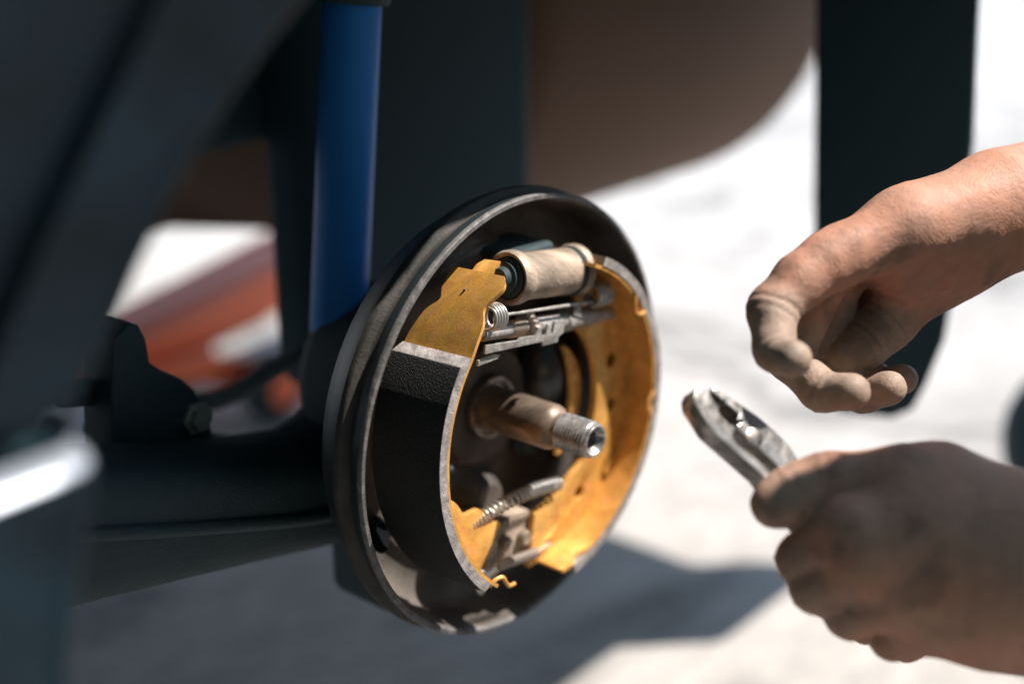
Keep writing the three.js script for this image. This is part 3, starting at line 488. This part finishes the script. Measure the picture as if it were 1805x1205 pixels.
// ------------------------------------------------------------------ the mechanic
// distance field -> mesh (surface nets)
function surfaceNet(f, lo, hi, cell) {
  const nx = Math.ceil((hi.x - lo.x) / cell) + 1, ny = Math.ceil((hi.y - lo.y) / cell) + 1, nzz = Math.ceil((hi.z - lo.z) / cell) + 1, val = new Float32Array(nx * ny * nzz), at = (i, j, k) => (k * ny + j) * nx + i;
  for (let k = 0; k < nzz; k++) for (let j = 0; j < ny; j++) for (let i = 0; i < nx; i++) val[at(i, j, k)] = f(lo.x + i * cell, lo.y + j * cell, lo.z + k * cell);
  const id = new Int32Array(nx * ny * nzz).fill(-1), pos = [], idx = [];
  for (let k = 0; k + 1 < nzz; k++) for (let j = 0; j + 1 < ny; j++) for (let i = 0; i + 1 < nx; i++) {
    let c = 0, sx = 0, sy = 0, sz = 0; const v = [];
    for (let q = 0; q < 8; q++) v.push(val[at(i + (q & 1), j + (q >> 1 & 1), k + (q >> 2))]);
    if (v.every((x) => x < 0) || v.every((x) => x >= 0)) continue;
    for (let q = 0; q < 8; q++) for (const b of [1, 2, 4]) if (!(q & b) && (v[q] < 0) !== (v[q | b] < 0)) { const t = v[q] / (v[q] - v[q | b]); sx += (q & 1) + (b === 1 ? t : 0); sy += (q >> 1 & 1) + (b === 2 ? t : 0); sz += (q >> 2) + (b === 4 ? t : 0); c++; }
    id[at(i, j, k)] = pos.length / 3; pos.push(lo.x + (i + sx / c) * cell, lo.y + (j + sy / c) * cell, lo.z + (k + sz / c) * cell);
  }
  const quad = (a, b, c, d, flip) => { if (a < 0 || b < 0 || c < 0 || d < 0) return; flip ? idx.push(a, c, b, a, d, c) : idx.push(a, b, c, a, c, d); };
  for (let k = 1; k + 1 < nzz; k++) for (let j = 1; j + 1 < ny; j++) for (let i = 1; i + 1 < nx; i++) {
    const s = val[at(i, j, k)] < 0;
    if (s !== val[at(i + 1, j, k)] < 0) quad(id[at(i, j - 1, k - 1)], id[at(i, j, k - 1)], id[at(i, j, k)], id[at(i, j - 1, k)], !s);
    if (s !== val[at(i, j + 1, k)] < 0) quad(id[at(i - 1, j, k - 1)], id[at(i - 1, j, k)], id[at(i, j, k)], id[at(i, j, k - 1)], !s);
    if (s !== val[at(i, j, k + 1)] < 0) quad(id[at(i - 1, j - 1, k)], id[at(i, j - 1, k)], id[at(i, j, k)], id[at(i - 1, j, k)], !s);
  }
  const nor = [], e = cell * 0.5;
  for (let i = 0; i < pos.length; i += 3) { const [x, y, z] = [pos[i], pos[i + 1], pos[i + 2]], g = V(f(x + e, y, z) - f(x - e, y, z), f(x, y + e, z) - f(x, y - e, z), f(x, y, z + e) - f(x, y, z - e)).normalize(); nor.push(g.x, g.y, g.z); }
  const g = new THREE.BufferGeometry(); g.setAttribute('position', new THREE.Float32BufferAttribute(pos, 3)); g.setAttribute('normal', new THREE.Float32BufferAttribute(nor, 3)); g.setIndex(idx);
  return g;
}
const smin = (a, b, k) => { const h = Math.max(k - Math.abs(a - b), 0) / k; return Math.min(a, b) - h * h * k * 0.25; };
function bone(p, r, q, s) { // tapered capsule
  const bx = q.x - p.x, by = q.y - p.y, bz = q.z - p.z, ll = bx * bx + by * by + bz * bz;
  return (x, y, z) => { const ax = x - p.x, ay = y - p.y, az = z - p.z, t = Math.max(0, Math.min(1, (ax * bx + ay * by + az * bz) / ll)); return Math.hypot(ax - bx * t, ay - by * t, az - bz * t) - (r + (s - r) * t); };
}
const chain = (pts, k) => { const bs = []; for (let i = 0; i + 1 < pts.length; i++) bs.push(bone(pts[i][0], pts[i][1], pts[i + 1][0], pts[i + 1][1])); return (x, y, z) => { let d = bs[0](x, y, z); for (let i = 1; i < bs.length; i++) d = smin(d, bs[i](x, y, z), k); return d; }; };
// finger with folds pressed in at its joints
const digit = (pts, k, skip = 0) => { const f = chain(pts, k), js = pts.slice(1, -1).map(([p, r], i) => ({ p, r, d: pts[i + 2][0].clone().sub(pts[i][0]).normalize() })).slice(skip); return (x, y, z) => { let d = f(x, y, z); if (d > 0.004) return d; for (const j of js) { const ax = x - j.p.x, ay = y - j.p.y, az = z - j.p.z; if (Math.hypot(ax, ay, az) < j.r * 1.7) { const t = ax * j.d.x + ay * j.d.y + az * j.d.z; d += 0.0006 * Math.exp(-((t / 0.0013) ** 2)) + 0.0004 * Math.exp(-(((t - 0.0042) / 0.0012) ** 2)); } } return d; }; };
const blend = (fs, k) => (x, y, z) => { let d = fs[0](x, y, z); for (let i = 1; i < fs.length; i++) d = smin(d, fs[i](x, y, z), k); return d; };
const J = (u, v, d, r) => [P(u, v, d), r];

// right hand (raised, empty, fingers curled)
const rWrist = J(1768, 368, 0.665, 0.0265), rElbow = [W(0.47, 0.135, 0.76), 0.043], rShoulder = [W(0.64, 0.2, 0.86), 0.06];
const rPalm = blend([
  chain([J(1765, 362, 0.655, 0.0235), J(1600, 400, 0.635, 0.0165), J(1462, 458, 0.622, 0.0118)], 0.01),
  chain([J(1772, 372, 0.672, 0.0235), J(1600, 405, 0.655, 0.0165), J(1462, 462, 0.645, 0.0118)], 0.01),
  chain([J(1778, 378, 0.685, 0.021), J(1610, 425, 0.675, 0.0155), J(1478, 458, 0.667, 0.0115)], 0.01),
  chain([J(1785, 385, 0.695, 0.02), J(1630, 450, 0.692, 0.0155), J(1515, 478, 0.687, 0.0108)], 0.01),
  chain([J(1735, 400, 0.675, 0.0215), J(1672, 452, 0.674, 0.018), J(1640, 488, 0.672, 0.0148)], 0.012),
  bone(P(1690, 430, 0.66), 0.021, P(1600, 480, 0.65), 0.014),
], 0.014);
const rFingers = [
  digit([J(1480, 452, 0.626, 0.0122), J(1412, 494, 0.619, 0.0118), J(1362, 546, 0.614, 0.0108), J(1366, 618, 0.604, 0.0088), J(1398, 632, 0.592, 0.0080)], 0.004, 1),
  digit([J(1464, 464, 0.646, 0.0115), J(1392, 628, 0.642, 0.0104), J(1448, 690, 0.632, 0.0089), J(1502, 690, 0.62, 0.0082)], 0.004),
  digit([J(1482, 462, 0.668, 0.0112), J(1455, 640, 0.666, 0.01), J(1520, 694, 0.656, 0.0086), J(1568, 684, 0.645, 0.008)], 0.004),
  digit([J(1516, 480, 0.688, 0.0105), J(1505, 630, 0.688, 0.009), J(1556, 680, 0.68, 0.0078), J(1592, 668, 0.669, 0.0072)], 0.004),
  digit([J(1645, 482, 0.672, 0.0155), J(1562, 570, 0.667, 0.0125), J(1522, 606, 0.662, 0.0112), J(1494, 628, 0.657, 0.009)], 0.006),
];
// left hand (lower, closed round the pliers)
const lElbow = [W(0.42, -0.135, 0.56), 0.046], lShoulder = [W(0.62, 0.12, 0.5), 0.06];
const lPalm = blend([
  chain([J(1775, 935, 0.575, 0.0225), J(1620, 925, 0.57, 0.0165), J(1500, 935, 0.565, 0.0135)], 0.012),
  chain([J(1775, 970, 0.572, 0.0225), J(1660, 970, 0.567, 0.0165), J(1530, 995, 0.563, 0.0138)], 0.012),
  chain([J(1780, 1020, 0.572, 0.022), J(1690, 1020, 0.568, 0.0165), J(1580, 1045, 0.566, 0.0132)], 0.012),
  chain([J(1785, 1060, 0.576, 0.022), J(1700, 1075, 0.572, 0.0175), J(1632, 1095, 0.571, 0.0125)], 0.012),
  chain([J(1740, 925, 0.58, 0.022), J(1650, 870, 0.582, 0.0195), J(1585, 850, 0.578, 0.0145)], 0.012),
  bone(P(1720, 1080, 0.59), 0.02, P(1650, 1100, 0.6), 0.014),
], 0.014);
const lFingers = [
  digit([J(1500, 938, 0.566, 0.0135), J(1414, 985, 0.585, 0.0106), J(1440, 1000, 0.62, 0.0095), J(1510, 975, 0.628, 0.0085)], 0.004),
  digit([J(1530, 998, 0.564, 0.0138), J(1440, 1034, 0.582, 0.011), J(1465, 1050, 0.62, 0.0098), J(1540, 1030, 0.63, 0.0088)], 0.004),
  digit([J(1580, 1046, 0.567, 0.0132), J(1500, 1080, 0.584, 0.0108), J(1530, 1095, 0.622, 0.0095), J(1600, 1075, 0.63, 0.0085)], 0.004),
  digit([J(1634, 1096, 0.572, 0.0125), J(1575, 1122, 0.588, 0.0098), J(1600, 1130, 0.62, 0.0085), J(1655, 1110, 0.63, 0.0078)], 0.004),
  digit([J(1590, 850, 0.578, 0.0148), J(1458, 852, 0.582, 0.0122), J(1400, 872, 0.582, 0.0118), J(1366, 888, 0.58, 0.0102)], 0.006),
];
const handField = (palm, fingers, k) => (x, y, z) => { const p = palm(x, y, z); let d = p; for (const f of fingers) d = Math.min(d, smin(p, f(x, y, z), k)); return d; };
const rHand = handField(rPalm, rFingers, 0.008), lHand = handField(lPalm, lFingers, 0.004);
const rArm = blend([bone(rWrist[0], 0.0255, rElbow[0], 0.044), bone(rElbow[0], 0.043, rShoulder[0], 0.056)], 0.03);
const lArm = blend([bone(P(1780, 1000, 0.574), 0.0285, lElbow[0], 0.046), bone(lElbow[0], 0.043, lShoulder[0], 0.056), bone(P(1790, 1035, 0.575), 0.026, lElbow[0], 0.04)], 0.03);
const neck = W(0.53, 0.19, 0.6), head = W(0.43, 0.275, 0.397), hip = V(W(0.95, 0, 0.8).x, 0.27, W(0.95, 0, 0.8).z), chest = W(0.66, 0.12, 0.69);
const headF = blend([bone(head, 0.082, head.clone().add(V(-0.025, -0.075, 0)), 0.055), bone(head.clone().add(V(0.03, 0.012, 0)), 0.084, head.clone().add(V(-0.02, 0.01, 0)), 0.076), bone(head.clone().add(V(-0.082, -0.025, 0)), 0.009, head.clone().add(V(-0.102, -0.048, 0)), 0.013), bone(head.clone().add(V(0.01, -0.02, 0.079)), 0.012, head.clone().add(V(0.012, 0.012, 0.083)), 0.014), bone(head.clone().add(V(0.01, -0.02, -0.079)), 0.012, head.clone().add(V(0.012, 0.012, -0.083)), 0.014), bone(head.clone().add(V(-0.07, -0.075, 0.018)), 0.01, head.clone().add(V(-0.07, -0.075, -0.018)), 0.01)], 0.02);
const torso = blend([bone(neck, 0.05, chest, 0.1), bone(rShoulder[0], 0.075, lShoulder[0], 0.075), bone(chest, 0.13, hip, 0.14)], 0.06);
const bodyF = blend([rArm, lArm, bone(head, 0.05, neck, 0.055), torso, headF], 0.015);
const person = thing('person', 'person with bare dirty hands in dark work clothes, crouching beside the wheel', 'person', false);
{
  const rAll = blend([rHand, rArm], 0.012), lAll = blend([lHand, lArm], 0.014);
  const creases = (f, amp) => (x, y, z) => f(x, y, z) + amp * fbm(x * 260, y * 260, z * 260, 2);
  const cut = 0.32 + CAM.x, cl = (f, s) => (x, y, z) => Math.max(f(x, y, z), s * (x - cut));
  const box = (pts, m) => { const b = new THREE.Box3().setFromPoints(pts); return [b.min.subScalar(m), b.max.addScalar(m)]; };
  const r0 = box([P(1300, 400, 0.6), P(1600, 740, 0.69), P(1500, 640, 0.59), P(1700, 300, 0.7), rWrist[0]], 0.03), l0 = box([P(1320, 800, 0.6), P(1600, 1180, 0.64), P(1640, 850, 0.56), P(1780, 1000, 0.574)], 0.035);
  r0[1].x = l0[1].x = cut + 0.01; r0[1].y += 0.06; l0[0].y -= 0.03;
  const geos = [surfaceNet(cl(creases(rAll, 0.0003), 1), r0[0], r0[1], 0.0017), surfaceNet(cl(creases(lAll, 0.0003), 1), l0[0], l0[1], 0.0027)];
  const bb = box([head.clone().add(V(0, 0.1, 0)), hip, rShoulder[0], lShoulder[0], lElbow[0], rElbow[0], head.clone().add(V(-0.12, 0, 0))], 0.1); bb[0].x = Math.min(bb[0].x, cut - 0.02);
  geos.push(surfaceNet(cl(bodyF, -1), bb[0], bb[1], 0.011));
  const ends = [[[1366, 600, 0.606], [1398, 632, 0.592], [1420, 660, 0.638], [1448, 690, 0.632], [1502, 690, 0.62], [1520, 694, 0.656], [1568, 684, 0.645], [1556, 680, 0.68], [1592, 668, 0.669], [1530, 600, 0.66], [1494, 628, 0.655]], [[1366, 888, 0.58], [1414, 985, 0.585], [1440, 1034, 0.582]]].map((a) => a.map((q) => P(...q)));
  const tips = ends.map((e) => (x, y, z) => Math.min(...e.map((q) => Math.hypot(x - q.x, y - q.y, z - q.z))) - 0.014);
  for (const [gi, g] of geos.entries()) { // skin tone with engine grime ground into the fingers and palm
    const p = g.attributes.position, col = new Float32Array(p.count * 3);
    for (let i = 0; i < p.count; i++) {
      const x = p.getX(i), y = p.getY(i), z = p.getZ(i), n = fbm(x * 55, y * 55, z * 55, 4), n2 = fbm(x * 190 + 5, y * 190, z * 190, 3);
      let dirt = gi < 2 ? smooth(0.016, 0.0, tips[gi](x, y, z)) * (0.7 + 0.35 * n) + Math.max(0, n2 - 0.12) * 0.5 : 0;
      dirt = Math.max(0, Math.min(0.9, dirt)) * (gi === 0 ? 1 : 0.6);
      const s = 1 + 0.3 * n2 + 0.25 * n, base = [0.47 * s, 0.235 * s * (1 - 0.2 * n), 0.16 * s * (1 - 0.3 * n)], gr = [0.3 + 0.1 * n2, 0.25 + 0.1 * n2, 0.2 + 0.09 * n2];
      const oil = gi < 2 ? smooth(0.05, 0.3, fbm(x * 42 + 9, y * 42, z * 42, 5) + 0.25 * n2) * 0.5 * smooth(0.075, 0.035, tips[gi](x, y, z)) : 0, black = [0.09, 0.065, 0.05]; // smears of old oil
      for (let q = 0; q < 3; q++) col[i * 3 + q] = (base[q] * (1 - dirt) + gr[q] * dirt) * (1 - oil) + black[q] * oil;
    }
    g.setAttribute('color', new THREE.BufferAttribute(col, 3));
  }
  const all = uvBox(mergeGeometries(geos));
  mesh('body', all, M.skin, person, true);
  // clothing outside the picture
  const rE = rElbow[0].clone().lerp(rShoulder[0], 0.45), lE = lElbow[0].clone().lerp(lShoulder[0], 0.45);
  const shirtF = blend([bone(rE, 0.066, rShoulder[0], 0.072), bone(lE, 0.066, lShoulder[0], 0.072), bone(rShoulder[0], 0.088, lShoulder[0], 0.088), bone(chest, 0.145, hip, 0.155)], 0.05);
  mesh('shirt', surfaceNet(shirtF, bb[0].clone().subScalar(0.1), bb[1].clone().addScalar(0.14), 0.013), M.shirt, person);
  const kneeR = W(0.485, 0, 1.15); kneeR.y = 0.15; const footR = V(kneeR.x + 0.42, 0.07, kneeR.z - 0.02), kneeL = V(CAM.x + 0.62, 0.085, W(0, 0, 0.42).z), footL = V(CAM.x + 1.02, 0.07, kneeL.z - 0.05);
  const hr = hip.clone().add(V(0, 0, -0.09)), hl = hip.clone().add(V(0, 0, 0.09));
  mesh('trousers', surfaceNet(blend([bone(hr, 0.12, kneeR, 0.066), bone(kneeR, 0.064, footR, 0.05), bone(hl, 0.12, kneeL, 0.07), bone(kneeL, 0.07, footL, 0.055), bone(hr, 0.13, hl, 0.13)], 0.04), V(0.3, 0.0, -1.1), V(1.4, 0.5, 0.6), 0.014), M.trousers, person);
  for (const [f, d] of [[footR, V(0.16, -0.01, 0)], [footL, V(0.16, -0.01, 0)]]) mesh('boot', surfaceNet((x, y, z) => Math.max(smin(bone(f, 0.055, f.clone().add(d), 0.042)(x, y, z), bone(f.clone().add(V(0, 0.05, 0)), 0.055, f, 0.05)(x, y, z), 0.03), 0.004 - y), f.clone().add(V(-0.27, -0.09, -0.1)), f.clone().add(V(0.27, 0.14, 0.1)), 0.009), M.rubber, person);
  const hairF = (x, y, z) => Math.max(bone(head.clone().add(V(0.035, 0.018, 0)), 0.091, head.clone().add(V(-0.022, 0.02, 0)), 0.084)(x, y, z) + 0.012 * N3(x * 70, y * 70, z * 70), (head.y - 0.01) - y + (head.x - 0.02 - x) * 0.9);
  mesh('hair', surfaceNet(hairF, head.clone().subScalar(0.16), head.clone().addScalar(0.16), 0.006), M.hair, person);
}

renderer.render(scene, camera);
